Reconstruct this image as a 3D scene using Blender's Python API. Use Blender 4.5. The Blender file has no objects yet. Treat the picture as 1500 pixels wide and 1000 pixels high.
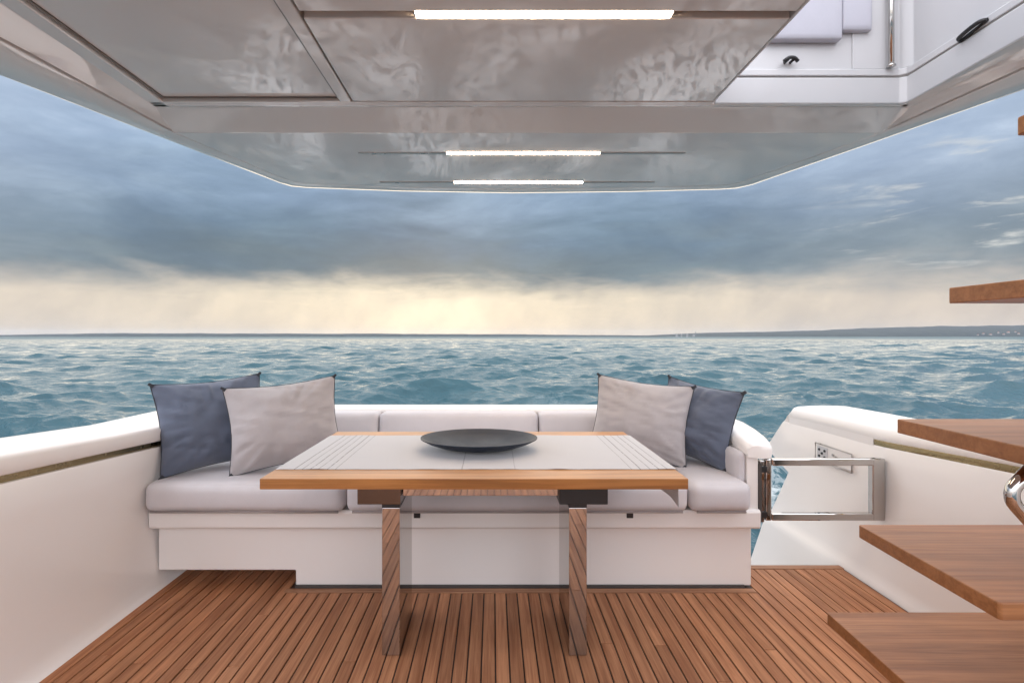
import bpy, bmesh, math, random
import numpy as np
from mathutils import Vector, Matrix, noise

R = math.radians
random.seed(7)
sc = bpy.context.scene
COL = sc.collection

# ------------------------------------------------------------------ camera
CAM_Z = 1.20
cam_d = bpy.data.cameras.new("camera")
cam = bpy.data.objects.new("camera", cam_d)
COL.objects.link(cam)
cam.location = (0, 0, CAM_Z)
cam.rotation_euler = (R(90), 0, 0)
cam_d.sensor_width = 36
cam_d.lens = 18.0
cam_d.shift_x = 28 / 1500
cam_d.shift_y = -7 / 1500
cam_d.clip_start = 0.02
cam_d.clip_end = 60000
sc.camera = cam

# ------------------------------------------------------------------ light and exposure
SUN_AZ = R(-6.0)      # measured from +Y towards +X
SUN_EL = R(8.0)
sun_d = bpy.data.lights.new("sun", 'SUN')
sun_d.energy = 1.0
sun_d.angle = R(104)
sun_d.color = (1.0, 0.85, 0.64)
sun = bpy.data.objects.new("sun", sun_d)
COL.objects.link(sun)
sdir = Vector((math.sin(SUN_AZ) * math.cos(SUN_EL), math.cos(SUN_AZ) * math.cos(SUN_EL), math.sin(SUN_EL)))
sun.rotation_euler = (-sdir).to_track_quat('-Z', 'Y').to_euler()

vs = sc.view_settings
vs.view_transform = 'Standard'
vs.look = 'None'
vs.exposure = 0.96
vs.gamma = 1.0
vs.use_curve_mapping = False
sc.render.engine = 'CYCLES'
sc.cycles.use_denoising = True
sc.cycles.max_bounces = 8
sc.cycles.diffuse_bounces = 4
sc.cycles.glossy_bounces = 5
sc.cycles.sample_clamp_indirect = 6.0
sc.cycles.caustics_reflective = False
sc.cycles.caustics_refractive = False


class N:
    """thin wrapper to write node graphs as expressions"""
    def __init__(self, tree):
        self.t = tree
    def new(self, typ, **kw):
        n = self.t.nodes.new(typ)
        for k, v in kw.items():
            setattr(n, k, v)
        return n
    def link(self, a, b):
        self.t.links.new(a, b)
    def put(self, sock, v):
        if isinstance(v, bpy.types.NodeSocket):
            self.link(v, sock)
        elif isinstance(v, (tuple, list)) and len(v) == 3 and sock.type == 'RGBA':
            sock.default_value = (*v, 1)
        else:
            sock.default_value = v
    def m(self, op, a, b=0.0, c=0.0, clamp=False):
        n = self.new('ShaderNodeMath', operation=op, use_clamp=clamp)
        for s, v in zip(n.inputs, (a, b, c)):
            self.put(s, v)
        return n.outputs[0]
    def sstep(self, v, lo, hi, a=0.0, b=1.0):
        n = self.new('ShaderNodeMapRange', interpolation_type='SMOOTHSTEP')
        self.put(n.inputs['Value'], v)
        for k, x in (('From Min', lo), ('From Max', hi), ('To Min', a), ('To Max', b)):
            self.put(n.inputs[k], x)
        return n.outputs['Result']
    def lin(self, v, lo, hi, a=0.0, b=1.0):
        n = self.new('ShaderNodeMapRange')
        self.put(n.inputs['Value'], v)
        for k, x in (('From Min', lo), ('From Max', hi), ('To Min', a), ('To Max', b)):
            self.put(n.inputs[k], x)
        return n.outputs['Result']
    def mix(self, f, a, b, mode='MIX'):
        n = self.new('ShaderNodeMix', data_type='RGBA', blend_type=mode)
        self.put(n.inputs[0], f)
        self.put(n.inputs[6], a)
        self.put(n.inputs[7], b)
        return n.outputs[2]
    def noise(self, vec, scale, detail=4, rough=0.55, dist=0.0):
        n = self.new('ShaderNodeTexNoise')
        if vec is not None:
            self.link(vec, n.inputs['Vector'])
        n.inputs['Scale'].default_value = scale
        n.inputs['Detail'].default_value = detail
        n.inputs['Roughness'].default_value = rough
        n.inputs['Distortion'].default_value = dist
        return n.outputs['Fac']
    def vmul(self, vec, s):
        n = self.new('ShaderNodeVectorMath', operation='MULTIPLY')
        self.link(vec, n.inputs[0])
        n.inputs[1].default_value = s
        return n.outputs[0]
    def ramp(self, f, stops, interp='LINEAR'):
        n = self.new('ShaderNodeValToRGB')
        cr = n.color_ramp
        cr.interpolation = interp
        while len(cr.elements) < len(stops):
            cr.elements.new(0.5)
        for e, (p, c) in zip(cr.elements, stops):
            e.position = p
            e.color = (*c, 1)
        self.put(n.inputs[0], f)
        return n.outputs[0]


world = bpy.data.worlds.new("World")
sc.world = world
world.use_nodes = True


def build_sky():
    nt = world.node_tree
    nt.nodes.clear()
    g = N(nt)
    out = g.new('ShaderNodeOutputWorld')
    bg = g.new('ShaderNodeBackground')
    g.link(bg.outputs[0], out.inputs[0])
    tc = g.new('ShaderNodeTexCoord')
    D = tc.outputs['Generated']
    sep = g.new('ShaderNodeSeparateXYZ')
    g.link(D, sep.inputs[0])
    x, y, z = sep.outputs
    hor = g.m('SQRT', g.m('MAXIMUM', g.m('SUBTRACT', 1.0, g.m('MULTIPLY', z, z)), 1e-4))
    c = g.m('DIVIDE', g.m('ADD', g.m('MULTIPLY', x, math.sin(SUN_AZ)), g.m('MULTIPLY', y, math.cos(SUN_AZ))), hor)
    side = g.m('DIVIDE', x, hor)
    # ragged lower edge of the cloud deck
    n1 = g.noise(g.vmul(D, (2.2, 2.2, 9.0)), 2.2, 5, 0.55, 0.4)
    n1b = g.noise(g.vmul(D, (5.0, 5.0, 16.0)), 3.0, 5, 0.6, 0.6)
    e = g.m('ADD', z, g.m('MULTIPLY', g.m('SUBTRACT', n1, 0.5), 0.075))
    e = g.m('ADD', e, g.m('MULTIPLY', g.m('SUBTRACT', n1b, 0.5), 0.03))
    t = g.sstep(e, 0.060, 0.128)
    # glow under the clouds
    cp = g.m('MAXIMUM', c, 0.0)
    wide = g.m('POWER', cp, 5.0)
    core = g.m('POWER', cp, 70.0)
    back = g.sstep(c, -0.7, 0.5)
    low = g.mix(back, (0.50, 0.50, 0.52), (0.70, 0.62, 0.56))
    low = g.mix(wide, low, (0.90, 0.80, 0.64))
    low = g.mix(g.m('MULTIPLY', core, 0.75), low, (1.0, 0.92, 0.76))
    # rain shafts and rays: streaks along the azimuth, leaning slightly
    sv = g.new('ShaderNodeCombineXYZ')
    g.link(g.m('ADD', side, g.m('MULTIPLY', z, -0.25)), sv.inputs[0])
    g.link(g.m('MULTIPLY', z, 0.7), sv.inputs[1])
    shaft = g.noise(sv.outputs[0], 13.0, 4, 0.6)
    low = g.mix(1.0, low, g.ramp(shaft, [(0.25, (0.78, 0.80, 0.84)), (0.75, (1.10, 1.09, 1.05))]), 'MULTIPLY')
    # bright torn rim just under the cloud base
    rimn = g.noise(g.vmul(D, (3.0, 3.0, 42.0)), 3.0, 5, 0.6, 0.5)
    rim = g.m('MULTIPLY', g.sstep(rimn, 0.56, 0.72), g.m('MULTIPLY', g.sstep(z, 0.045, 0.075), g.m('POWER', cp, 8.0)))
    low = g.mix(g.m('MULTIPLY', rim, 0.55), low, (1.15, 1.0, 0.74))
    # cloud deck
    deck = g.ramp(g.m('ADD', z, g.m('MULTIPLY', g.m('SUBTRACT', n1, 0.5), 0.16)), [
        (0.05, (0.27, 0.31, 0.33)), (0.13, (0.128, 0.200, 0.260)), (0.20, (0.118, 0.215, 0.330)),
        (0.30, (0.27, 0.42, 0.62)), (0.40, (0.50, 0.63, 0.85)), (1.0, (1.25, 1.32, 1.46))])
    lifted = g.ramp(z, [(0.05, (0.45, 0.47, 0.47)), (0.16, (0.36, 0.43, 0.50)), (0.26, (0.56, 0.65, 0.82)),
                        (0.5, (0.58, 0.68, 0.88)), (1.0, (1.25, 1.32, 1.46))])
    away = g.sstep(c, 0.99, 0.70)
    deck = g.mix(g.m('MULTIPLY', away, 0.45), deck, lifted)
    n2 = g.noise(g.vmul(D, (1.6, 1.6, 4.2)), 2.6, 7, 0.58, 0.6)
    deck = g.mix(1.0, deck, g.ramp(n2, [(0.30, (0.82, 0.85, 0.89)), (0.48, (0.99, 0.99, 0.99)), (0.70, (1.32, 1.25, 1.18))]), 'MULTIPLY')
    n4 = g.noise(g.vmul(D, (4.5, 4.5, 17.0)), 3.2, 7, 0.62, 0.8)
    deck = g.mix(1.0, deck, g.ramp(n4, [(0.30, (0.94, 0.945, 0.955)), (0.5, (1.0, 1.0, 1.0)), (0.70, (1.10, 1.085, 1.07))]), 'MULTIPLY')
    hs = g.new('ShaderNodeHueSaturation')
    hs.inputs['Saturation'].default_value = 0.86
    g.link(deck, hs.inputs['Color'])
    deck = hs.outputs[0]
    n3 = g.noise(g.vmul(D, (2.0, 2.0, 13.0)), 3.0, 6, 0.62, 0.35)
    streak = g.m('MULTIPLY', g.sstep(n3, 0.54, 0.70), g.m('MULTIPLY', g.sstep(z, 0.08, 0.12), g.sstep(z, 0.34, 0.20)))
    streak = g.m('MULTIPLY', streak, g.sstep(side, 0.46, 0.70))
    deck = g.mix(g.m('MULTIPLY', streak, 0.85), deck, (0.80, 0.80, 0.76))
    # the storm stands astern; the unseen sky ahead is brightened to light the cockpit
    unseen_fill = g.sstep(c, 0.50, -0.65)
    dim = g.sstep(z, 0.95, 0.40, 1.0, 0.515)
    dimc = g.new('ShaderNodeCombineColor')
    for i in range(3):
        g.link(dim, dimc.inputs[i])
    deck = g.mix(1.0, deck, dimc.outputs[0], 'MULTIPLY')
    low = g.mix(1.0, low, (0.53, 0.52, 0.512), 'MULTIPLY')
    deck = g.mix(unseen_fill, deck, g.mix(1.0, g.mix(0.5, lifted, (1.55, 1.50, 1.48)), g.ramp(n2, [(0.3, (1.12, 1.12, 1.15)), (0.7, (1.68, 1.64, 1.60))]), 'MULTIPLY'))
    low = g.mix(unseen_fill, low, (0.95, 0.91, 0.88))
    col = g.mix(t, low, deck)
    sky = g.new('ShaderNodeTexSky', sky_type='NISHITA')
    sky.sun_disc = False
    sky.sun_elevation = SUN_EL
    sky.sun_rotation = SUN_AZ
    clear = g.mix(1.0, sky.outputs[0], (0.06, 0.06, 0.06), 'MULTIPLY')
    col = g.mix(0.03, col, clear)
    g.link(col, bg.inputs['Color'])
    bg.inputs['Strength'].default_value = 1.0


build_sky()

# ------------------------------------------------------------------ materials
def new_mat(name):
    m = bpy.data.materials.new(name)
    m.use_nodes = True
    nt = m.node_tree
    nt.nodes.clear()
    g = N(nt)
    out = g.new('ShaderNodeOutputMaterial')
    bs = g.new('ShaderNodeBsdfPrincipled')
    g.link(bs.outputs[0], out.inputs[0])
    return m, g, bs


def bump(g, bs, h, strength, dist):
    b = g.new('ShaderNodeBump')
    b.inputs['Strength'].default_value = strength
    b.inputs['Distance'].default_value = dist
    g.link(h, b.inputs['Height'])
    g.link(b.outputs[0], bs.inputs['Normal'])
    return b


def gelcoat(name, col, rough, coat=0.3, wob=0.0, cior=1.5):
    m, g, bs = new_mat(name)
    tc = g.new('ShaderNodeTexCoord')
    n = g.noise(tc.outputs['Object'], 2.3, 5, 0.6)
    c2 = tuple(v * 0.97 for v in col)
    g.put(bs.inputs['Base Color'], g.mix(n, c2, col))
    fine = g.noise(tc.outputs['Object'], 30.0, 3, 0.6)
    g.put(bs.inputs['Roughness'], g.lin(g.m('ADD', g.m('MULTIPLY', n, 0.7), g.m('MULTIPLY', fine, 0.3)), 0.3, 0.7, rough * 0.95, rough * 1.06))
    bs.inputs['Coat Weight'].default_value = coat
    bs.inputs['Coat Roughness'].default_value = 0.03
    bs.inputs['Coat IOR'].default_value = cior
    if wob:
        bump(g, bs, g.noise(tc.outputs['Object'], 1.6, 2, 0.5), wob, 0.02)
    return m


def wood(name, dark, light, axis, rough=0.5, rnd=0.35, grain=1.0, spec=0.5):
    """teak: long grain along one axis of the object, tone differs per board"""
    m, g, bs = new_mat(name)
    tc = g.new('ShaderNodeTexCoord')
    info = g.new('ShaderNodeObjectInfo')
    off = g.new('ShaderNodeVectorMath', operation='ADD')
    g.link(tc.outputs['Object'], off.inputs[0])
    comb = g.new('ShaderNodeCombineXYZ')
    for i in range(3):
        g.link(g.m('MULTIPLY', info.outputs['Random'], 17.0 + 7 * i), comb.inputs[i])
    g.link(comb.outputs[0], off.inputs[1])
    s = [26.0, 26.0, 26.0]
    s[axis] = 1.1
    s2 = [150.0, 150.0, 150.0]
    s2[axis] = 4.0
    v1 = g.vmul(off.outputs[0], s)
    v2 = g.vmul(off.outputs[0], s2)
    n1 = g.noise(v1, 1.0, 5, 0.6, 1.2)
    n2 = g.noise(v2, 1.0, 4, 0.65, 0.3)
    n3 = g.noise(off.outputs[0], 3.0, 3, 0.6)
    f = g.m('ADD', g.m('MULTIPLY', n1, 0.6), g.m('MULTIPLY', n2, 0.4))
    f = g.sstep(f, 0.33, 0.68)
    col = g.mix(f, dark, light)
    vb = g.lin(info.outputs['Random'], 0, 1, 1 - rnd, 1 + rnd * 0.8)
    vb = g.m('MULTIPLY', vb, g.lin(n3, 0.3, 0.7, 0.88, 1.12))
    cv = g.new('ShaderNodeCombineColor')
    for i in range(3):
        g.link(vb, cv.inputs[i])
    col = g.mix(1.0, col, cv.outputs[0], 'MULTIPLY')
    g.put(bs.inputs['Base Color'], col)
    g.put(bs.inputs['Roughness'], g.lin(n2, 0.3, 0.7, rough * 0.85, rough * 1.15))
    bs.inputs['Specular IOR Level'].default_value = spec
    bump(g, bs, n2, 0.25 * grain, 0.0012)
    return m


def fabric(name, col, scale, rough=0.85, var=0.12, sheen=0.25, bumpd=0.0006, leather=False):
    m, g, bs = new_mat(name)
    tc = g.new('ShaderNodeTexCoord')
    n = g.noise(tc.outputs['Object'], 6.0, 4, 0.6)
    fine = g.noise(tc.outputs['Object'], scale, 3, 0.7)
    f = g.m('ADD', g.m('MULTIPLY', n, 0.6), g.m('MULTIPLY', fine, 0.4))
    g.put(bs.inputs['Base Color'], g.mix(g.sstep(f, 0.3, 0.7), tuple(v * (1 - var) for v in col), tuple(v * (1 + var) for v in col)))
    bs.inputs['Roughness'].default_value = rough
    bs.inputs['Sheen Weight'].default_value = sheen
    bump(g, bs, fine, 0.5, bumpd)
    return m


def metal(name, col, rough, smudge=True):
    m, g, bs = new_mat(name)
    bs.inputs['Base Color'].default_value = (*col, 1)
    bs.inputs['Metallic'].default_value = 1.0
    tc = g.new('ShaderNodeTexCoord')
    n = g.noise(tc.outputs['Object'], 9.0, 5, 0.65)
    g.put(bs.inputs['Roughness'], g.lin(n, 0.3, 0.75, rough * 0.6, rough * 1.8))
    return m


def plain(name, col, rough, spec=0.5):
    m, g, bs = new_mat(name)
    tc = g.new('ShaderNodeTexCoord')
    n = g.noise(tc.outputs['Object'], 12.0, 4, 0.6)
    g.put(bs.inputs['Base Color'], g.mix(n, tuple(v * 0.85 for v in col), tuple(v * 1.12 for v in col)))
    bs.inputs['Roughness'].default_value = rough
    bs.inputs['Specular IOR Level'].default_value = spec
    return m


def emit(name, col, strength):
    m, g, bs = new_mat(name)
    bs.inputs['Base Color'].default_value = (0.9, 0.88, 0.85, 1)
    bs.inputs['Emission Color'].default_value = (*col, 1)
    bs.inputs['Emission Strength'].default_value = strength
    return m


M = {}
M['white'] = gelcoat('white_gelcoat', (0.84, 0.805, 0.78), 0.22, 0.2)
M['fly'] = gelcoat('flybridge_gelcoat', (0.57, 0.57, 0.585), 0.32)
M['ceil'] = gelcoat('hardtop_gelcoat', (0.70, 0.645, 0.610), 0.05, 1.0, wob=0.02, cior=1.6)
M['vinyl'] = fabric('seat_vinyl', (0.58, 0.555, 0.575), 420.0, 0.52, 0.05, 0.1, 0.0003)
M['deck'] = wood('deck_teak', (0.27, 0.102, 0.044), (0.52, 0.245, 0.122), 1, 0.62, 0.15, 1.0, 0.28)
M['tread'] = wood('stair_teak', (0.25, 0.100, 0.044), (0.46, 0.215, 0.102), 0, 0.45, 0.10, 1.0, 0.30)
M['table'] = wood('table_teak', (0.36, 0.155, 0.045), (0.58, 0.29, 0.105), 0, 0.33, 0.06, 0.4)
M['tread_edge_shade'] = wood('stair_teak_edge_shade', (0.22, 0.085, 0.028), (0.36, 0.155, 0.060), 0, 0.40, 0.10, 0.5)  # tread sides: darker copy of the stair teak, shade put into the colour
M['table_edge_shade'] = wood('table_teak_edge_shade', (0.20, 0.072, 0.016), (0.36, 0.150, 0.040), 0, 0.35, 0.04, 0.4)  # table teak darkened for edges and underside, their shade painted in
M['caulk'] = plain('caulk_rubber', (0.040, 0.020, 0.013), 0.6)
M['steel'] = metal('polished_steel', (0.50, 0.485, 0.47), 0.03)
M['darksteel'] = metal('dark_bracket_steel', (0.17, 0.155, 0.145), 0.12)
M['bronze'] = metal('bronze_trim', (0.36, 0.28, 0.15), 0.22)
M['black'] = plain('black_plastic', (0.015, 0.015, 0.017), 0.4)
M['rubber'] = plain('dark_seal', (0.06, 0.052, 0.048), 0.6)
M['blue'] = fabric('slate_cotton', (0.095, 0.115, 0.165), 700.0, 0.9, 0.14, 0.35)
M['grey'] = fabric('grey_cotton', (0.40, 0.37, 0.375), 700.0, 0.9, 0.09, 0.35)
M['welt'] = fabric('seat_welt', (0.30, 0.26, 0.25), 400.0, 0.6, 0.05, 0.1)
M['piping'] = fabric('charcoal_piping', (0.028, 0.030, 0.038), 500.0, 0.9, 0.1, 0.1)
M['alu'] = metal('brushed_channel', (0.42, 0.39, 0.37), 0.32)
M['flycush'] = fabric('flybridge_cushion', (0.44, 0.44, 0.50), 300.0, 0.6, 0.04, 0.1)
M['lamp'] = emit('lamp_diffuser', (1.0, 0.75, 0.50), 42.0)
M['seam'] = plain('panel_seam', (0.20, 0.185, 0.175), 0.5)


def cloth_mat():
    m, g, bs = new_mat('runner_linen')
    tc = g.new('ShaderNodeTexCoord')
    sep = g.new('ShaderNodeSeparateXYZ')
    g.link(tc.outputs['Object'], sep.inputs[0])
    xs, ys = sep.outputs[0], sep.outputs[1]
    wob = g.m('MULTIPLY', g.m('SUBTRACT', g.noise(tc.outputs['Object'], 9.0, 2, 0.5), 0.5), 0.004)
    xx = g.m('ADD', xs, wob)
    fine = g.noise(g.vmul(tc.outputs['Object'], (260, 900, 260)), 1.0, 2, 0.6)
    fine2 = g.noise(g.vmul(tc.outputs['Object'], (900, 260, 260)), 1.0, 2, 0.6)
    weave = g.m('ADD', g.m('MULTIPLY', fine, 0.5), g.m('MULTIPLY', fine2, 0.5))
    base = g.mix(weave, (0.47, 0.47, 0.485), (0.62, 0.62, 0.64))
    line = None
    for cx, wd, k in [(-0.672, .0022, .8), (-0.645, .0016, .7), (-0.617, .0022, .8), (-0.590, .0016, .7), (-0.560, .0022, .8), (-0.533, .0016, .6),
                      (-0.105, .0018, .55), (0.075, .0016, .35),
                      (0.47, .0016, .5), (0.500, .0022, .75), (0.533, .0016, .7), (0.562, .0022, .75), (0.590, .0016, .7)]:
        d = g.m('ABSOLUTE', g.m('SUBTRACT', xx, cx))
        l = g.m('MULTIPLY', g.sstep(d, wd * 1.3, wd * 0.6), k)
        line = l if line is None else g.m('MAXIMUM', line, l)
    thread = g.sstep(g.noise(g.vmul(tc.outputs['Object'], (40, 60, 40)), 1.0, 2, 0.6), 0.25, 0.5)
    g.put(bs.inputs['Base Color'], g.mix(g.m('MULTIPLY', line, thread), base, (0.10, 0.095, 0.10)))
    bs.inputs['Roughness'].default_value = 0.9
    bs.inputs['Sheen Weight'].default_value = 0.2
    bump(g, bs, weave, 0.5, 0.0006)
    return m


M['cloth'] = cloth_mat()


def dish_mat():
    m, g, bs = new_mat('slate_glaze')
    tc = g.new('ShaderNodeTexCoord')
    n = g.noise(tc.outputs['Object'], 14.0, 5, 0.6)
    g.put(bs.inputs['Base Color'], g.mix(n, (0.008, 0.013, 0.024), (0.016, 0.023, 0.040)))
    g.put(bs.inputs['Roughness'], g.lin(n, 0.3, 0.7, 0.36, 0.50))
    bs.inputs['Specular IOR Level'].default_value = 0.22
    return m


M['dish'] = dish_mat()


def water_mat():
    m, g, bs = new_mat('sea_water')
    tc = g.new('ShaderNodeTexCoord')
    P = tc.outputs['Object']
    big = g.noise(P, 0.09, 3, 0.5)
    g.put(bs.inputs['Base Color'], g.mix(big, (0.008, 0.045, 0.062), (0.015, 0.068, 0.086)))
    ln = g.new('ShaderNodeVectorMath', operation='LENGTH')
    g.link(P, ln.inputs[0])
    patch = g.noise(g.vmul(P, (1.0, 2.0, 1.0)), 0.012, 4, 0.6)
    # waves too small to build far out act as roughness
    far = g.sstep(ln.outputs['Value'], 70.0, 900.0, 0.035, 0.46)
    g.put(bs.inputs['Roughness'], g.m('MULTIPLY', far, g.lin(patch, 0.3, 0.7, 0.8, 1.2)))
    bs.inputs['IOR'].default_value = 1.333
    h1 = g.noise(g.vmul(P, (1.0, 1.7, 1.0)), 2.6, 5, 0.62, 0.5)
    h2 = g.noise(g.vmul(P, (1.0, 1.5, 1.0)), 0.55, 4, 0.6, 0.4)
    h3 = g.noise(g.vmul(P, (1.0, 2.2, 1.0)), 0.10, 4, 0.6, 0.4)
    h = g.m('ADD', g.m('MULTIPLY', h1, 0.10), g.m('MULTIPLY', h2, 0.10))
    h = g.m('ADD', h, g.m('MULTIPLY', h3, 0.45))
    bump(g, bs, h, 0.75, 1.0)
    # wash astern: lacy foam thinning out with distance from the hull
    sp = g.new('ShaderNodeSeparateXYZ')
    g.link(P, sp.inputs[0])
    yy = sp.outputs[1]
    xa = g.m('ABSOLUTE', sp.outputs[0])
    wob = g.m('MULTIPLY', g.m('SUBTRACT', g.noise(P, 0.5, 3, 0.6), 0.5), 3.0)
    wide = g.m('ADD', g.m('MULTIPLY', yy, 0.20), 3.6)
    inside = g.sstep(g.m('SUBTRACT', g.m('ADD', xa, wob), wide), 0.6, -1.4)
    reach = g.m('MULTIPLY', g.sstep(yy, 17.5, 7.0), g.sstep(yy, -2.0, 2.0))
    lace = g.noise(g.vmul(P, (1.0, 0.8, 0.0)), 2.6, 7, 0.70, 1.2)
    ridge = g.m('SUBTRACT', 1.0, g.m('ABSOLUTE', g.m('MULTIPLY', g.m('SUBTRACT', lace, 0.5), 9.0)))
    blot = g.noise(g.vmul(P, (1.0, 0.8, 0.0)), 0.45, 3, 0.5, 0.5)
    foam = g.m('MULTIPLY', g.m('MULTIPLY', inside, reach), g.m('MULTIPLY', g.sstep(ridge, 0.2, 0.9), g.sstep(blot, 0.42, 0.68)))
    bs2 = g.new('ShaderNodeBsdfPrincipled')
    bs2.inputs['Base Color'].default_value = (0.50, 0.53, 0.53, 1)
    bs2.inputs['Roughness'].default_value = 0.8
    mx = g.new('ShaderNodeMixShader')
    g.link(foam, mx.inputs[0])
    g.link(bs.outputs[0], mx.inputs[1])
    g.link(bs2.outputs[0], mx.inputs[2])
    out = [n for n in g.t.nodes if n.type == 'OUTPUT_MATERIAL'][0]
    g.link(mx.outputs[0], out.inputs[0])
    return m


M['water'] = water_mat()


def land_mat(name, a, b):
    m, g, bs = new_mat(name)
    tc = g.new('ShaderNodeTexCoord')
    n = g.noise(tc.outputs['Object'], 0.012, 6, 0.65)
    g.put(bs.inputs['Base Color'], g.mix(g.sstep(n, 0.35, 0.65), a, b))
    bs.inputs['Roughness'].default_value = 0.95
    return m


M['land'] = land_mat('wooded_land', (0.010, 0.018, 0.020), (0.026, 0.036, 0.034))
M['house'] = plain('house_plaster', (0.30, 0.29, 0.28), 0.8)
M['roof'] = plain('roof_tile', (0.30, 0.12, 0.07), 0.8)
M['concrete'] = plain('concrete', (0.25, 0.25, 0.25), 0.8)

# ------------------------------------------------------------------ object helpers
def tag(o, label=None, cat=None, group=None, kind=None):
    if label: o['label'] = label
    if cat: o['category'] = cat
    if group: o['group'] = group
    if kind: o['kind'] = kind
    return o


def thing(name, loc, label, cat, group=None):
    o = bpy.data.objects.new(name, None)
    o.empty_display_size = 0.1
    COL.objects.link(o)
    o.location = loc
    return tag(o, label, cat, group)


def link(name, me, mat, parent=None, smooth=False):
    o = bpy.data.objects.new(name, me)
    COL.objects.link(o)
    if mat is not None and not me.materials:
        me.materials.append(mat)
    if smooth:
        for p in me.polygons:
            p.use_smooth = True
    if parent is not None:
        o.parent = parent
        if parent.type == 'EMPTY':
            o.matrix_parent_inverse = Matrix.Translation(-Vector(parent.location))
    return o


def pydata(name, verts, faces, mat, parent=None, smooth=False):
    me = bpy.data.meshes.new(name)
    me.from_pydata([tuple(v) for v in verts], [], faces)
    bm = bmesh.new(); bm.from_mesh(me)
    bmesh.ops.recalc_face_normals(bm, faces=bm.faces)
    bm.to_mesh(me); bm.free()
    return link(name, me, mat, parent, smooth)


def smooth_by_angle(o, ang=40):
    me = o.data
    bm = bmesh.new(); bm.from_mesh(me)
    for f in bm.faces: f.smooth = True
    for e in bm.edges:
        if len(e.link_faces) == 2 and e.calc_face_angle(0) > R(ang):
            e.smooth = False
    bm.to_mesh(me); bm.free()
    return o


def bev(bm, off, seg=2):
    if off > 0:
        bmesh.ops.bevel(bm, geom=list(bm.edges), offset=off, segments=seg, profile=0.5, affect='EDGES', clamp_overlap=True)


def box(name, x0, x1, y0, y1, z0, z1, mat, parent=None, bevel=0.003, seg=2):
    bm = bmesh.new()
    bmesh.ops.create_cube(bm, size=1.0)
    for v in bm.verts:
        v.co = (x0 + (v.co.x + .5) * (x1 - x0), y0 + (v.co.y + .5) * (y1 - y0), z0 + (v.co.z + .5) * (z1 - z0))
    bev(bm, bevel, seg)
    me = bpy.data.meshes.new(name)
    bm.to_mesh(me); bm.free()
    return link(name, me, mat, parent)


def prism(name, pts, axis, a0, a1, mat, parent=None, bevel=0.0, seg=2, angle=40):
    """pts: outline in the two other axes (order x,y,z without `axis`); extruded a0..a1"""
    def p3(p, a):
        l = list(p); l.insert(axis, a); return l
    bm = bmesh.new()
    lo = [bm.verts.new(p3(p, a0)) for p in pts]
    hi = [bm.verts.new(p3(p, a1)) for p in pts]
    bm.faces.new(lo); bm.faces.new(hi)
    n = len(pts)
    for i in range(n):
        bm.faces.new((lo[i], lo[(i + 1) % n], hi[(i + 1) % n], hi[i]))
    bmesh.ops.recalc_face_normals(bm, faces=bm.faces)
    bev(bm, bevel, seg)
    me = bpy.data.meshes.new(name)
    bm.to_mesh(me); bm.free()
    o = link(name, me, mat, parent)
    return o if bevel else smooth_by_angle(o, angle)


def rbox(name, x0, x1, y0, y1, z0, z1, r, mat, parent=None, puff=(0, 0, 0), n=16, lean=0.0, wr=0.0, seed=0):
    """soft upholstered block: rounded box, faces swelling by puff (x, y, z)"""
    lo = Vector((x0, y0, z0)); hi = Vector((x1, y1, z1))
    ts = [0.5 - 0.5 * math.cos(math.pi * i / n) for i in range(n + 1)]
    bm = bmesh.new()
    cache = {}
    def vert(p):
        key = tuple(round(c, 6) for c in p)
        if key in cache: return cache[key]
        q = Vector([lo[i] + p[i] * (hi[i] - lo[i]) for i in range(3)])
        inn = Vector([min(max(q[i], lo[i] + r), hi[i] - r) for i in range(3)])
        d = q - inn
        if d.length > 1e-9:
            q = inn + d.normalized() * r
        u = [2 * p[i] - 1 for i in range(3)]
        for i in range(3):
            j, k = (i + 1) % 3, (i + 2) % 3
            q[i] += puff[i] * u[i] * (1 - u[j] ** 2) * (1 - u[k] ** 2)
        if wr:
            q += noise.noise_vector(q * 7 + Vector((seed, 0, 0))) * wr
        q.y += lean * (q.z - z0)
        cache[key] = bm.verts.new(q)
        return cache[key]
    for ax in range(3):
        j, k = (ax + 1) % 3, (ax + 2) % 3
        for s in (0.0, 1.0):
            for a in range(n):
                for b in range(n):
                    ps = []
                    for (aa, bb) in ((a, b), (a + 1, b), (a + 1, b + 1), (a, b + 1)):
                        p = [0, 0, 0]
                        p[ax] = s; p[j] = ts[aa]; p[k] = ts[bb]
                        ps.append(vert(p))
                    try: bm.faces.new(ps)
                    except ValueError: pass
    bmesh.ops.recalc_face_normals(bm, faces=bm.faces)
    me = bpy.data.meshes.new(name)
    bm.to_mesh(me); bm.free()
    return link(name, me, mat, parent, True)


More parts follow.
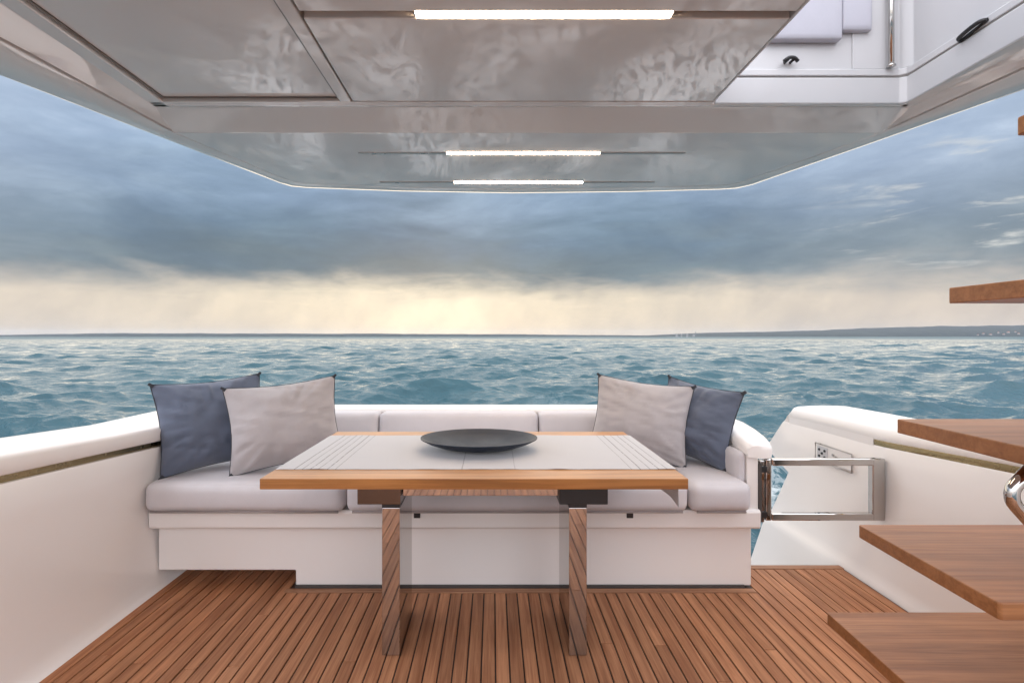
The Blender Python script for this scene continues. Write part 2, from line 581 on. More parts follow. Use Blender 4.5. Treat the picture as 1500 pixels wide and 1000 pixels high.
def tube(name, pts, r, mat, parent=None, seg=12, closed=False, square=False, fillet=0.0):
    P = [Vector(p) for p in pts]
    if fillet > 0:
        Q = []
        n = len(P)
        for i, p in enumerate(P):
            if not closed and i in (0, n - 1):
                Q.append(p); continue
            a = P[i - 1]; b = P[(i + 1) % n]
            da = (a - p).normalized(); db = (b - p).normalized()
            f = min(fillet, (a - p).length * .45, (b - p).length * .45)
            for t in (0, .25, .5, .75, 1):
                Q.append((p + da * f).lerp(p, t).lerp(p.lerp(p + db * f, t), t))
        P = Q
    n = len(P)
    verts, faces = [], []
    up = None
    for i, p in enumerate(P):
        if closed:
            d = (P[(i + 1) % n] - P[i - 1]).normalized()
        else:
            d = (P[min(i + 1, n - 1)] - P[max(i - 1, 0)]).normalized()
        if up is None:
            up = Vector((0, 0, 1)) if abs(d.z) < .9 else Vector((0, 1, 0))
        s = d.cross(up)
        if s.length < 1e-5: s = d.orthogonal()
        s.normalize(); up = s.cross(d).normalized()
        for k in range(seg):
            a = 2 * math.pi * (k + (.5 if square else 0)) / seg
            verts.append(p + s * math.cos(a) * r + up * math.sin(a) * r)
    for i in range(n if closed else n - 1):
        for k in range(seg):
            a, b = i * seg, ((i + 1) % n) * seg
            faces.append((a + k, a + (k + 1) % seg, b + (k + 1) % seg, b + k))
    if not closed:
        faces.append(tuple(range(seg)))
        faces.append(tuple((n - 1) * seg + k for k in range(seg)))
    return pydata(name, verts, faces, mat, parent, not square)


def loft(name, rings, mat, parent=None, close_ring=False, caps=False, angle=35):
    verts, faces = [], []
    m = len(rings[0])
    for r_ in rings: verts += [Vector(p) for p in r_]
    for i in range(len(rings) - 1):
        for k in range(m if close_ring else m - 1):
            a = i * m + k; b = i * m + (k + 1) % m
            faces.append((a, b, b + m, a + m))
    if caps:
        for base in (0, (len(rings) - 1) * m):
            c = sum((verts[base + k] for k in range(m)), Vector()) / m
            ci = len(verts); verts.append(c)
            for k in range(m):
                faces.append((base + k, base + (k + 1) % m, ci))
    return smooth_by_angle(pydata(name, verts, faces, mat, parent), angle)


# ------------------------------------------------------------------ sea
SEA_Z = -1.0
def build_sea():
    rng = np.random.default_rng(11)
    fan = np.linspace(R(-54), R(54), 430)
    rest = np.linspace(R(54), R(306), 64)[1:-1]
    th = np.concatenate([fan, rest])
    nth = len(th)
    rr = np.concatenate([np.exp(np.linspace(np.log(3.2), np.log(90), 860)), np.exp(np.linspace(np.log(90), np.log(600), 430))[1:], np.exp(np.linspace(np.log(600), np.log(15000), 130))[1:]])
    TH, RR = np.meshgrid(th, rr)
    X = RR * np.sin(TH); Y = RR * np.cos(TH)
    dr = np.gradient(rr)[:, None] * np.ones_like(TH)
    coarse = np.abs(np.angle(np.exp(1j * TH))) > R(54.5)
    sp = np.maximum(dr, RR * (fan[1] - fan[0]))
    sp = np.where(coarse, np.maximum(sp, RR * R(4)), sp)
    DX = np.zeros_like(X); DY = np.zeros_like(X); Z = np.zeros_like(X)
    nw = 110
    lam = np.exp(rng.uniform(np.log(0.30), np.log(9.0), nw))
    for L in lam:
        a = rng.normal(R(94), R(26))
        k = 2 * math.pi / L
        amp = 0.0086 * L ** 0.94 * (1.0 if L < 4 else (4 / L) ** 0.6) * rng.uniform(.6, 1.4)
        ph = rng.uniform(0, 2 * math.pi)
        w = np.clip((L / sp - 2.2) / 2.5, 0, 1)
        arg = k * (X * math.cos(a) + Y * math.sin(a)) + ph
        s, c = np.sin(arg), np.cos(arg)
        Z += w * amp * s
        DX += w * amp * 0.85 * math.cos(a) * c
        DY += w * amp * 0.85 * math.sin(a) * c
    # the boat's own wash: a diverging hump astern and short trailing swells
    for (cx, cy, ang, ln, wd, h) in [(-1.5, 19.5, R(-14), 3.4, 0.9, .30), (4.6, 24, R(10), 3.6, 1.1, .18), (9.5, 15.5, R(18), 3.4, .9, .20),
                                     (-0.5, 30, R(-6), 4.5, 1.3, .22), (-7.5, 24, R(-20), 4, 1.2, .16)]:
        u = (X - cx) * math.cos(ang) + (Y - cy) * math.sin(ang)
        v = -(X - cx) * math.sin(ang) + (Y - cy) * math.cos(ang)
        Z += h * np.exp(-(u / ln) ** 2 - (v / wd) ** 2) - .5 * h * np.exp(-(u / ln) ** 2 - ((v + 1.7 * wd) / wd) ** 2)
    X = X + DX; Y = Y + DY
    V = np.stack([X, Y, Z + SEA_Z], -1).reshape(-1, 3).astype(np.float32)
    nr = len(rr)
    i = np.arange(nr - 1)[:, None] * nth
    j = np.arange(nth)[None, :]
    j2 = (j + 1) % nth
    F = np.stack([i + j, i + j2, i + nth + j2, i + nth + j], -1).reshape(-1, 4).astype(np.int32)
    F = F[:, ::-1]
    me = bpy.data.meshes.new('sea')
    me.vertices.add(len(V)); me.vertices.foreach_set('co', V.ravel())
    me.loops.add(F.size); me.loops.foreach_set('vertex_index', np.ascontiguousarray(F).ravel())
    me.polygons.add(len(F))
    me.polygons.foreach_set('loop_start', np.arange(0, F.size, 4, dtype=np.int32))
    me.polygons.foreach_set('use_smooth', np.ones(len(F), dtype=bool))
    me.update(); me.validate()
    o = link('sea', me, M['water'])
    tag(o, kind='structure')
build_sea()

# ------------------------------------------------------------------ far shores
def shore(name, prof, d, depth, seed, mat):
    """prof: (bearing tan, height m); a ridge of land with a sloping near flank"""
    vs_, fs = [], []
    n = 260
    t0, t1 = prof[0][0], prof[-1][0]
    rows = [(0.0, 0.0), (0.08, 0.30), (0.35, 0.62), (0.7, 0.9), (1.0, 1.0), (1.6, 0.6)]
    for i in range(n):
        t = t0 + (t1 - t0) * i / (n - 1)
        for (a, b) in zip(prof[:-1], prof[1:]):
            if a[0] <= t <= b[0]:
                h = a[1] + (b[1] - a[1]) * (t - a[0]) / (b[0] - a[0]); break
        for (dy, hh) in rows:
            y = d + depth * dy
            nz = noise.fractal(Vector((t * 14 + seed, dy * 2.0, seed)), 1.0, 2.0, 5)
            z = SEA_Z - .5 + h * hh * (1 + .10 * nz) + (2.5 * noise.noise(Vector((t * 160, dy * 9, seed))) if hh > 0 else 0)
            vs_.append((t * d, y, z if hh > 0 else SEA_Z - 3))
    m = len(rows)
    for i in range(n - 1):
        for k in range(m - 1):
            a = i * m + k
            fs.append((a, a + m, a + m + 1, a + 1))
    o = pydata(name, vs_, fs, mat, None, True)
    tag(o, kind='structure')
    return o


T = lambda px: (px - 722) / 750.0
shore('hills', [(T(985), 8), (T(1025), 32), (T(1060), 48), (T(1110), 62), (T(1180), 76), (T(1290), 92), (T(1340), 118), (T(1400), 136), (T(1500), 160), (T(1700), 185), (T(2200), 150)], 6500, 1600, 3.1, M['land'])
shore('low_coast', [(T(-500), 26), (T(-100), 22), (T(60), 50), (T(145), 66), (T(300), 60), (T(560), 54), (T(760), 44), (T(900), 30), (T(1010), 20)], 8500, 500, 8.4, M['land'])


def far_house(t, d, w, h, z0, label):
    o = thing('house', (t * d, d, z0), label, 'house', 'houses on the far hillside')
    x, y = t * d, d
    box('wall', x - w / 2, x + w / 2, y, y + w * .8, z0, z0 + h, M['house'], o, 0)
    prism('roof', [(y - .6, z0 + h), (y + w * .8 + .6, z0 + h), (y + w * .4, z0 + h * 1.45)], 0, x - w / 2 - .6, x + w / 2 + .6, M['roof'], o)


for i, (px, up) in enumerate([(1433, 22), (1441, 34), (1452, 26), (1463, 48), (1471, 30), (1478, 52), (1488, 60), (1493, 34)]):
    far_house(T(px), 6470 - i * 3, 15 + 5 * (i % 3), 11 + 3 * (i % 2), up - 6,
              'tiny white house among trees on the far wooded hillside')
def town_block(px, w, h, d=6600):
    x = T(px) * d
    o = thing('apartment_building', (x, d, SEA_Z), 'tiny grey block on the low headland beside the tall mast', 'building', 'blocks on the headland')
    box('wall', x - w / 2, x + w / 2, d - 300, d - 280, SEA_Z - 2, h, M['concrete'], o, 0)
    box('roof', x - w * .3, x + w * .3, d - 298, d - 284, h, h + 4, M['concrete'], o, 0)
for px, w, h in [(979, 26, 34), (986, 14, 26), (994, 22, 36), (1003, 30, 24)]:
    town_block(px, w, h)
mx = T(1019) * 6300
o = thing('radio_mast', (mx, 6300, SEA_Z), 'tall thin mast rising from the low headland across the water', 'mast')
tube('shaft', [(mx, 6300, SEA_Z), (mx, 6300, 70)], 3.2, M['concrete'], o, 8)
box('platform', mx - 6, mx + 6, 6294, 6306, 44, 50, M['concrete'], o, 0)

# ------------------------------------------------------------------ deck
LW, RW = -1.588, 1.822         # cockpit side walls at deck level
caulk = pydata('deck', [(LW - .03, -1.6, -.006), (RW + .03, -1.6, -.006), (RW + .03, 2.695, -.006), (LW - .03, 2.695, -.006),
                        (LW - .03, -1.6, -.06), (RW + .03, -1.6, -.06), (RW + .03, 2.695, -.06), (LW - .03, 2.695, -.06)],
               [(0, 1, 2, 3), (4, 5, 6, 7), (0, 1, 5, 4), (1, 2, 6, 5), (2, 3, 7, 6), (3, 0, 4, 7)], M['caulk'])
tag(caulk, kind='structure')
PITCH = 0.0515
plank_cache = {}
def plank(x0, x1, y0, y1):
    key = (round(x1 - x0, 4), round(y1 - y0, 3))
    if key not in plank_cache:
        bm = bmesh.new()
        bmesh.ops.create_cube(bm, size=1.0)
        for v in bm.verts:
            v.co = (v.co.x * key[0], v.co.y * key[1], v.co.z * .008)
        bmesh.ops.bevel(bm, geom=[e for e in bm.edges if all(v.co.z > 0 for v in e.verts)], offset=.0012, segments=1, affect='EDGES')
        me = bpy.data.meshes.new('plank'); bm.to_mesh(me); bm.free()
        me.materials.append(M['deck'])
        plank_cache[key] = me
    o = bpy.data.objects.new('plank', plank_cache[key])
    COL.objects.link(o)
    o.parent = caulk
    o.location = ((x0 + x1) / 2, (y0 + y1) / 2, -.0045 + random.uniform(-.0004, .0004))
    return o
def plank_run(x0, x1, yend):
    # butt joints differ from board to board
    cuts = [-1.6]
    y = -1.6 + random.uniform(.3, 2.2)
    while y < yend - .35:
        cuts.append(y); y += random.uniform(1.6, 2.6)
    cuts.append(yend)
    for a, b in zip(cuts[:-1], cuts[1:]):
        plank(x0, x1, a + .001, b - .001)
x = LW + .004
GAP = .0058
PASS = None
while x < RW - .01:
    x1 = min(x + PITCH - GAP, RW - .002)
    xc = (x + x1) / 2
    yend = 2.655 if xc < -.972 else (2.402 if x < 1.205 else 2.648)
    if x >= 1.205 and PASS is None: PASS = x
    if x1 - x > .012:
        plank_run(x, x1, yend)
    x += PITCH
border_me = None
def border(x0, x1, y0, y1):
    bm = bmesh.new(); bmesh.ops.create_cube(bm, size=1.0)
    for v in bm.verts: v.co = (x0 + (v.co.x + .5) * (x1 - x0), y0 + (v.co.y + .5) * (y1 - y0), -.008 + (v.co.z + .5) * .0085)
    bev(bm, .001, 1)
    me = bpy.data.meshes.new('border_board'); bm.to_mesh(me); bm.free()
    return link('border_board', me, M['border'], caulk)
M['border'] = wood('border_teak', (0.23, 0.105, 0.056), (0.44, 0.235, 0.135), 0, 0.62, 0.1, 1.0, 0.28)
border(-.985, PASS - GAP, 2.407, 2.444)
border(PASS, RW - .002, 2.653, 2.693)
box('toe_seal', -.946, 1.205, 2.4465, 2.458, -.006, .012, M['rubber'], caulk, 0)

# ------------------------------------------------------------------ bulwarks
def sheer(y):
    return 0.762 + max(0, 2.5 - y) * 0.061 - (0.004 * max(0, y - 2.5))

def bulwark_left():
    root = thing('bulwark', (-1.8, 1.0, 0), 'long plain white bulwark with bronze groove ending at the slate blue cushion', 'bulwark')
    ys = [-1.6 + 4.95 * i / 52 for i in range(53)]
    lower, upper = [], []
    for y in ys:
        s = sheer(y)
        g0 = s - .098 + .004; g1 = s - .072 + .006
        cv = .0
        lower.append([(LW + .055, y, -.02), (LW + .0, y, .004), (LW - .012, y, .022), (LW - .022, y, .06), (LW - .030, y, .16), (LW - .034, y, .32), (LW - .030, y, .46),
                      (LW - .022, y, .58), (LW - .014, y, g0 - .006), (LW - .018, y, g0), (LW - .075, y, g0 + .004)])
        upper.append([(LW - .075, y, g1 - .002), (LW - .016, y, g1), (LW - .011, y, g1 + .005), (LW - .011, y, s - .014), (LW - .014, y, s - .005), (LW - .022, y, s + .001),
                      (LW - .06, y, s + .008), (LW - .20, y, s + .016), (LW - .34, y, s + .012), (LW - .40, y, s + .002), (LW - .425, y, s - .02), (LW - .43, y, s - .06),
                      (LW - .46, y, .2), (LW - .44, y, -.4), (LW - .38, y, -1.15)])
    loft('inner_wall', lower, M['white'], root, angle=50)
    loft('cap_rail', upper, M['white'], root, angle=50)
    strip = []
    for y in [v for v in ys if v < 2.75]:
        s = sheer(y); g0 = s - .094; g1 = s - .066
        strip.append([(LW - .034, y, g0 - .004), (LW - .030, y, (g0 + g1) / 2), (LW - .034, y, g1 + .004), (LW - .050, y, g1 + .004), (LW - .050, y, g0 - .004)])
    loft('trim_strip', strip, M['bronze'], root, close_ring=True, caps=True)
bulwark_left()


def bulwark_right():
    root = thing('bulwark', (1.9, 1.0, 0), 'white bulwark behind the teak stairs and steel gate, with socket panel and angular aft end', 'bulwark')
    ends = [(-1.2, 4.0), (-.31, 3.56), (.35, 3.21), (.46, 3.42), (.62, 3.30), (.73, 3.20), (.9, 3.18)]
    def yend(z):
        for (a, b) in zip(ends[:-1], ends[1:]):
            if a[0] <= z <= b[0]:
                return a[1] + (b[1] - a[1]) * (z - a[0]) / (b[0] - a[0])
        return ends[-1][1]
    n = 48
    def line(x, zoff, rel, yoff=0.0, st=False):
        pts = []
        ze = (sheer(3.2) + zoff) if rel else zoff
        ye = yend(ze) + yoff
        for i in range(n + 1):
            y = -1.6 + (ye + 1.6) * i / n
            z = (sheer(y) + zoff) if rel else zoff
            xx = x - (0.06 * max(0, (y - 2.7) / .8) ** 2 if z > .4 else 0.02 * max(0, (y - 2.7) / .8))
            pts.append((xx, y, z))
        return pts
    def rows(specs):
        return [list(r_) for r_ in zip(*[line(*s) for s in specs])]
    lower = [(RW + .01, -1.2, False), (RW + .004, -.31, False), (RW - .002, -.03, False), (RW, .004, False), (RW + .012, .024, False), (RW + .024, .07, False), (RW + .034, .18, False), (RW + .044, .35, False), (RW + .052, .46, False),
             (RW + .058, -.102, True), (RW + .062, -.096, True), (RW + .115, -.092, True)]
    upper = [(RW + .115, -.070, True), (RW + .062, -.068, True), (RW + .058, -.062, True), (RW + .064, -.03, True), (RW + .074, -.012, True), (RW + .084, -.002, True), (RW + .11, .006, True), (RW + .25, .012, True),
             (RW + .40, .008, True), (RW + .455, -.004, True), (RW + .47, -.03, True), (RW + .50, .2, False), (RW + .46, -.5, False), (RW + .40, -1.2, False)]
    loft('inner_wall', rows(lower), M['white'], root, angle=45)
    loft('cap_rail', rows(upper), M['white'], root, angle=45)
    # aft closing face
    lo_end = [r_[-1] for r_ in [line(*s) for s in lower[:-1]]]
    up_end = [r_[-1] for r_ in [line(*s) for s in upper[1:]]]
    loop = lo_end + up_end
    c = Vector((RW + .25, 3.25, .2))
    pydata('aft_face', loop + [c], [(i, (i + 1) % len(loop), len(loop)) for i in range(len(loop))], M['white'], root)
    strip = []
    for i in range(40):
        y = -1.6 + (2.53 + 1.6) * i / 39
        s = sheer(y); g0 = s - .096; g1 = s - .066
        xs = RW + .063
        strip.append([(xs, y, g0), (xs - .003, y, (g0 + g1) / 2), (xs, y, g1), (xs + .02, y, g1), (xs + .02, y, g0)])
    loft('trim_strip', strip, M['bronze'], root, close_ring=True, caps=True)
    # closing piece that ends the groove aft
    filler = []
    for i in range(12):
        y = 2.532 + (3.21 - 2.532) * i / 11
        s = sheer(y)
        k = 0.06 * max(0, (y - 2.7) / .8) ** 2
        filler.append([(RW + .0585 - k, y, s - .103), (RW + .0580 - k, y, s - .061), (RW + .10 - k, y, s - .061), (RW + .10 - k, y, s - .103)])
    loft('groove_filler', filler, M['white'], root, close_ring=True, caps=True)
    # socket panel on the inner wall
    px = RW + .046
    pan = box('socket_panel', px - .006, px + .02, 2.66, 2.95, .50, .585, M['white'], root, .003)
    fr = tube('panel_frame', [(px - .007, 2.655, .494), (px - .007, 2.655, .591), (px - .007, 2.955, .591), (px - .007, 2.955, .494)], .0035, M['alu'], pan, 6, closed=True)
    box('socket_plate', px - .010, px - .004, 2.845, 2.935, .506, .579, M['fly'], pan, .002)
    for dy, dz in [(0, 0), (-.024, .018), (.024, .018), (-.024, -.018), (.024, -.018)]:
        bm = bmesh.new()
        bmesh.ops.create_cone(bm, cap_ends=True, segments=12, radius1=.0075, radius2=.0065, depth=.006)
        bmesh.ops.rotate(bm, verts=bm.verts, cent=(0, 0, 0), matrix=Matrix.Rotation(R(-90), 3, 'Y'))
        bmesh.ops.translate(bm, verts=bm.verts, vec=(px - .012, 2.89 + dy, .5425 + dz))
        me = bpy.data.meshes.new('socket_pin'); bm.to_mesh(me); bm.free()
        link('socket_pin', me, M['black'], pan)
    for yy, zz in [(2.80, .553), (2.775, .545), (2.745, .54), (2.72, .535)]:
        box('switch_key', px - .011, px - .004, yy - .008, yy + .008, zz - .006, zz + .006, M['alu'], pan, .001)
    # outside hull ledge pieces are hidden; nothing more here
bulwark_right()

# ------------------------------------------------------------------ transom and swim step
def transom():
    root = thing('transom', (-.2, 3.2, -1), 'white transom rim running behind the sofa backrest above the water', 'transom')
    prism('rim', [(3.09, .60), (3.088, .755), (3.10, .766), (3.13, .770), (3.26, .768), (3.30, .755), (3.31, .70), (3.36, .1), (3.42, -1.15), (3.2, -1.15), (3.05, .1)], 0, -1.99, 1.27, M['white'], root, .004)
    box('landing', 1.28, 1.84, 2.70, 3.05, -.36, -.28, M['white'], root, .01)
    box('landing', 1.28, 1.84, 3.06, 3.40, -.66, -.58, M['white'], root, .01)
    box('swim_platform', -1.5, 1.9, 3.45, 4.15, -.84, -.76, M['white'], root, .02)
transom()

# ------------------------------------------------------------------ sofa
def sofa():
    root = thing('sofa', (-.15, 2.8, 0), 'built-in white sofa with pale grey vinyl cushions along the transom', 'sofa')
    base = [(LW - .02, .079), (-.948, .079), (-.948, .005), (1.242, .005), (1.242, .296), (LW - .02, .296)]
    prism('base', base, 1, 2.459, 3.08, M['white'], root, .007, 3)
    box('plinth', LW - .01, -.952, 2.68, 2.72, -.004, .080, M['white'], root, .002)
    prism('ledge', [(2.412, .296), (2.404, .306), (2.402, .375), (2.410, .386), (3.08, .386), (3.08, .296)], 0, LW - .028, 1.258, M['white'], root, .003, 2)
    # seat cushions, lying on the ledge
    for k, (a, b, n) in enumerate([(LW - .022, -.684, 20), (-.678, .905, 22), (.911, 1.196, 16)]):
        c = rbox('seat_cushion', a, b, 2.345, 3.0, .388, .528, .042, M['vinyl'], root, (0, .012, .010), n, 0, .0025, k * 5)
        tube('welt', [(a + .03, 2.360, .3935), (b - .03, 2.360, .3935)], .0065, M['welt'], c, 8)
        tube('welt', [(a + .04, 2.3525, .500), (b - .04, 2.3525, .500)], .0022, M['vinyl'], c, 6)
    for k, (a, b) in enumerate([(-1.60, -.664), (-.660, .262), (.266, 1.21)]):
        rbox('back_cushion', a, b, 2.93, 3.075, .50, .757, .030, M['vinyl'], root, (0, .014, .002), 18, .13, .002, 3 + k)
    for xs in (-.352, .645):
        l = box('latch', xs - .018, xs + .012, 2.394, 2.404, .352, .384, M['black'], root, .002)
    # arm at the passage side
    secs = []
    for (y, xi, xo, z) in [(2.412, 1.199, 1.314, .684), (2.42, 1.196, 1.322, .690), (2.47, 1.194, 1.342, .698), (2.55, 1.194, 1.356, .712), (2.65, 1.196, 1.360, .730), (2.75, 1.20, 1.354, .746), (2.86, 1.205, 1.335, .758), (2.98, 1.21, 1.315, .764), (3.09, 1.22, 1.30, .767)]:
        secs.append([(xi + .004, y, z - .016), (xi + .020, y, z - .002), (xi + .05, y, z + .002), (xo - .03, y, z), (xo - .008, y, z - .006), (xo, y, z - .02), (xo - .004, y, z - .055), (xo - .05, y, z - .060), (xi + .004, y, z - .05)])
    loft('arm_cap', secs, M['white'], root, close_ring=True, caps=True, angle=50)
    prism('arm_body', [(2.424, .30), (2.424, .62), (2.424, .636), (2.60, .665), (2.9, .70), (3.088, .70), (3.088, -.2), (2.70, -.2), (2.70, .30)], 0, 1.203, 1.2565, M['white'], root, .004)
    rbox('arm_pad', 1.172, 1.207, 2.43, 2.96, .50, .655, .024, M['vinyl'], root, (.004, 0, 0), 12)
    # raise the rear of the pad with the arm
    pad = root.children[-1]
    for v in pad.data.vertices:
        if v.co.z > .57: v.co.z += (v.co.y - 2.43) * .14
sofa()

# ------------------------------------------------------------------ cushions
def pillow(name, label, bl, br, lean, size, mat, seed, thick=.135, group=None, roll=0.0, hscale=1.0):
    """bl, br: bottom corners on the seat (x, y); lean: horizontal run back per unit height"""
    z0 = .535
    B0, B1 = Vector((*bl, z0)), Vector((*br, z0 + roll))
    u = (B1 - B0).normalized()
    back = Vector((-u.y, u.x, 0))
    if back.y < 0: back = -back
    v = (Vector((0, 0, 1)) + back * lean).normalized()
    v = (v - u * v.dot(u)).normalized()
    nrm = u.cross(v).normalized()
    w = size / 2
    h = size / 2 * hscale
    cen = B0 + u * w + v * h
    root = thing(name, tuple(B0 + u * w), label, 'cushion', group)
    n = 44
    def pt(a, b, s):
        # concave sides, pointed corners
        ka = 1 - .085 * (1 - a * a) ** 1.3 * (1 if abs(b) else 1) * abs(b) ** 2.0
        kb = 1 - .085 * (1 - b * b) ** 1.3 * abs(a) ** 2.0
        x, y = a * w * kb, b * h * ka
        q = max(0, (1 - a ** 2)) * max(0, (1 - b ** 2))
        t = thick * q ** .66
        # creases running in from the seams, strongest near the corners and lower side
        r2 = math.hypot(a, b)
        an = math.atan2(b, a)
        edge = max(abs(a), abs(b))
        cr = noise.noise(Vector((an * 7.5, seed * 3.1 + r2 * .6, s * 2.0))) * .066 * max(0, edge - .25) * q ** .55
        cr += noise.fractal(Vector((a * 2.0 + seed, b * 2.0, s * 3)), 1.0, 2.0, 3) * .016 * q ** .3
        cr += (noise.noise(Vector((a * 1.5 + b * 5.5 + seed, b * 1.2, s))) ** 2) * -.045 * q ** .3
        sag = -.10 * h * (1 - (b + 1) / 2) * 0
        bulge = 1 + .22 * (-b) * (1 - b * b)
        t = max(t * bulge + cr, .0015 if edge < .999 else 0)
        return cen + u * x + v * (y + sag) + nrm * (t * s)
    gs = [math.sin(math.pi / 2 * (2 * i / n - 1)) for i in range(n + 1)]
    verts, faces = [], []
    idx = {}
    for s in (1, -1):
        for i, a in enumerate(gs):
            for j, b in enumerate(gs):
                if s == -1 and (i in (0, n) or j in (0, n)):
                    idx[(s, i, j)] = idx[(1, i, j)]; continue
                idx[(s, i, j)] = len(verts)
                verts.append(pt(a, b, s))
        for i in range(n):
            for j in range(n):
                f = [idx[(s, i, j)], idx[(s, i + 1, j)], idx[(s, i + 1, j + 1)], idx[(s, i, j + 1)]]
                faces.append(f if s == 1 else f[::-1])
    zmin = min(p.z for p in verts)
    dz = Vector((0, 0, .528 - zmin))
    verts = [p + dz for p in verts]
    cov = pydata('cover', verts, faces, mat, root, True)
    loop = [(1, i, 0) for i in range(n)] + [(1, n, j) for j in range(n)] + [(1, n - i, n) for i in range(n)] + [(1, 0, n - j) for j in range(n)]
    pts = [verts[idx[k]] for k in loop]
    tube('piping', pts, .0027, M['piping'], root, 6, closed=True)
    # small fabric tabs at the four corners
    for (i, j) in ((0, 0), (n, 0), (n, n), (0, n)):
        c = verts[idx[(1, i, j)]]
        d = (c - (cen + dz)).normalized()
        s = d.cross(nrm).normalized()
        p0, p1 = c - d * .016, c + d * .010
        pts8 = []
        for p, ww in ((p0, .008), (p1, .0055)):
            for (a, b) in ((1, 1), (-1, 1), (-1, -1), (1, -1)):
                pts8.append(p + s * ww * a + nrm * .005 * b)
        pydata('corner_tab', pts8, [(0, 1, 2, 3), (4, 5, 6, 7), (0, 1, 5, 4), (1, 2, 6, 5), (2, 3, 7, 6), (3, 0, 4, 7)], M['piping'], root)
    return root


pillow('throw_cushion', 'slate blue cushion leaning in the sofa corner against the long white bulwark', (-1.575, 2.425), (-1.205, 2.76), .22, .505, M['blue'], 1.3, group='loose cushions on the sofa', roll=.03, hscale=.89, thick=.105)
pillow('throw_cushion', 'pale grey cushion propped in front of the slate blue one by the bulwark', (-1.262, 2.455), (-.80, 2.66), .24, .535, M['grey'], 4.7, group='loose cushions on the sofa', roll=.045, hscale=.80, thick=.115)
pillow('throw_cushion', 'pale grey cushion leaning on the backrest near the sofa arm', (.515, 2.79), (.965, 2.62), .28, .505, M['grey'], 9.2, group='loose cushions on the sofa', roll=-.05, hscale=.84, thick=.12)
pillow('throw_cushion', 'dark slate cushion tucked against the sofa arm behind the grey cushion', (.915, 2.93), (1.150, 2.55), .22, .46, M['blue'], 6.1, group='loose cushions on the sofa', roll=-.05, hscale=.88, thick=.105)

# ------------------------------------------------------------------ table
TX0, TX1, TY0, TY1, TZ = -.740, .620, 1.623, 2.43, .750
def table():
    root = thing('table', (-.06, 2.05, 0), 'teak dining table on two polished steel slab legs', 'table')
    top = box('tabletop', TX0, TX1, TY0, TY1, TZ - .034, TZ, M['table'], root, .0025, 2)
    top.data.materials.append(M['table_edge_shade'])
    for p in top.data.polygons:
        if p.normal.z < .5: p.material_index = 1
    box('apron', -.335, .262, 1.90, 2.20, .610, .714, M['steel'], root, .002)
    for xc, sx in ((-.384, -1), (.320, 1)):
        a, b = (-.495, -.337) if sx < 0 else (.243, .420)
        br = box('bracket', a, b, 1.868, 2.24, .588, .7155, M['darksteel'] if sx < 0 else M['black'], root, .002)
        leg = box('leg', xc - .0335, xc + .0335, 1.927, 2.215, .0015, .556, M['steel'], root, .0015)
        box('collar', xc - .0340, xc + .0340, 1.9265, 2.2155, .5555, .5875, M['black'], leg, .001)
table()


def tablecloth():
    bm = bmesh.new()
    # path across the table: left edge -> right edge -> hanging flap
    cs = []
    n1 = 90
    for i in range(n1 + 1):
        x = TX0 + .004 + (TX1 - TX0 - .004) * i / n1
        cs.append((x, TZ + .0022))
    for a in (25, 50, 75, 90):
        cs.append((TX1 + .006 * math.sin(R(a)), TZ + .0022 - .006 * (1 - math.cos(R(a)))))
    for i in range(1, 12):
        cs.append((TX1 + .0065 + .0004 * i, TZ - .004 - .125 * i / 11))
    ny = 60
    rows = []
    for i, (x, z) in enumerate(cs):
        row = []
        for j in range(ny + 1):
            t = j / ny
            y = 1.735 + (2.325 - 1.735) * t
            y += .0030 * noise.noise(Vector((x * 9, 0, 3.3))) * (1 - t) + .003 * noise.noise(Vector((x * 7, 5, 3.3))) * t
            e = max(0, 1 - t / .10) + max(0, (t - .9) / .1)
            dz = 0
            dx = 0
            if i <= n1:
                dz = .0012 * abs(noise.noise(Vector((x * 5, y * 6, 1)))) + .0038 * e * max(0, noise.noise(Vector((x * 11, 7, 2))))
            else:
                dx = (TZ - z) * .10 * (.5 + .5 * math.sin(y * 21)) + .001
            row.append(bm.verts.new((x + dx, y, z + dz)))
        rows.append(row)
    for a, b in zip(rows[:-1], rows[1:]):
        for j in range(ny):
            bm.faces.new((a[j], b[j], b[j + 1], a[j + 1]))
    bmesh.ops.recalc_face_normals(bm, faces=bm.faces)
    if sum(f.normal.z for f in bm.faces) < 0:
        bmesh.ops.reverse_faces(bm, faces=bm.faces)
    bmesh.ops.solidify(bm, geom=bm.faces[:], thickness=.0014)
    me = bpy.data.meshes.new('tablecloth'); bm.to_mesh(me); bm.free()
    o = link('tablecloth', me, M['cloth'], None, True)
    smooth_by_angle(o, 60)
    tag(o, 'off-white linen cloth with thin dark stripes on the teak table, hanging over one end', 'tablecloth')
tablecloth()


def dish():
    cx, cy, z0 = -.055, 2.03, TZ + .0045
    root = thing('dish', (cx, cy, z0), 'wide dark slate dish on a small foot in the middle of the table', 'dish')
    prof = [(.0, .010), (.05, .010), (.10, .013), (.155, .022), (.20, .036), (.226, .0475), (.2305, .0485), (.2305, .0455), (.205, .032), (.16, .016), (.10, .006), (.079, .004)]
    foot = [(.079, .006), (.076, .0), (.070, .0), (.066, .003), (.0, .003)]
    def lathe(nm, pr, par):
        seg = 72
        vs_, fs = [], []
        for (r_, z) in pr:
            for k in range(seg):
                a = 2 * math.pi * k / seg
                vs_.append((cx + max(r_, 1e-4) * math.cos(a), cy + max(r_, 1e-4) * .80 * math.sin(a), z0 + z))
        for i in range(len(pr) - 1):
            for k in range(seg):
                fs.append((i * seg + k, i * seg + (k + 1) % seg, (i + 1) * seg + (k + 1) % seg, (i + 1) * seg + k))
        return smooth_by_angle(pydata(nm, vs_, fs, M['dish'], par), 50)
    lathe('bowl', prof, root)
    lathe('foot', foot, root)
dish()

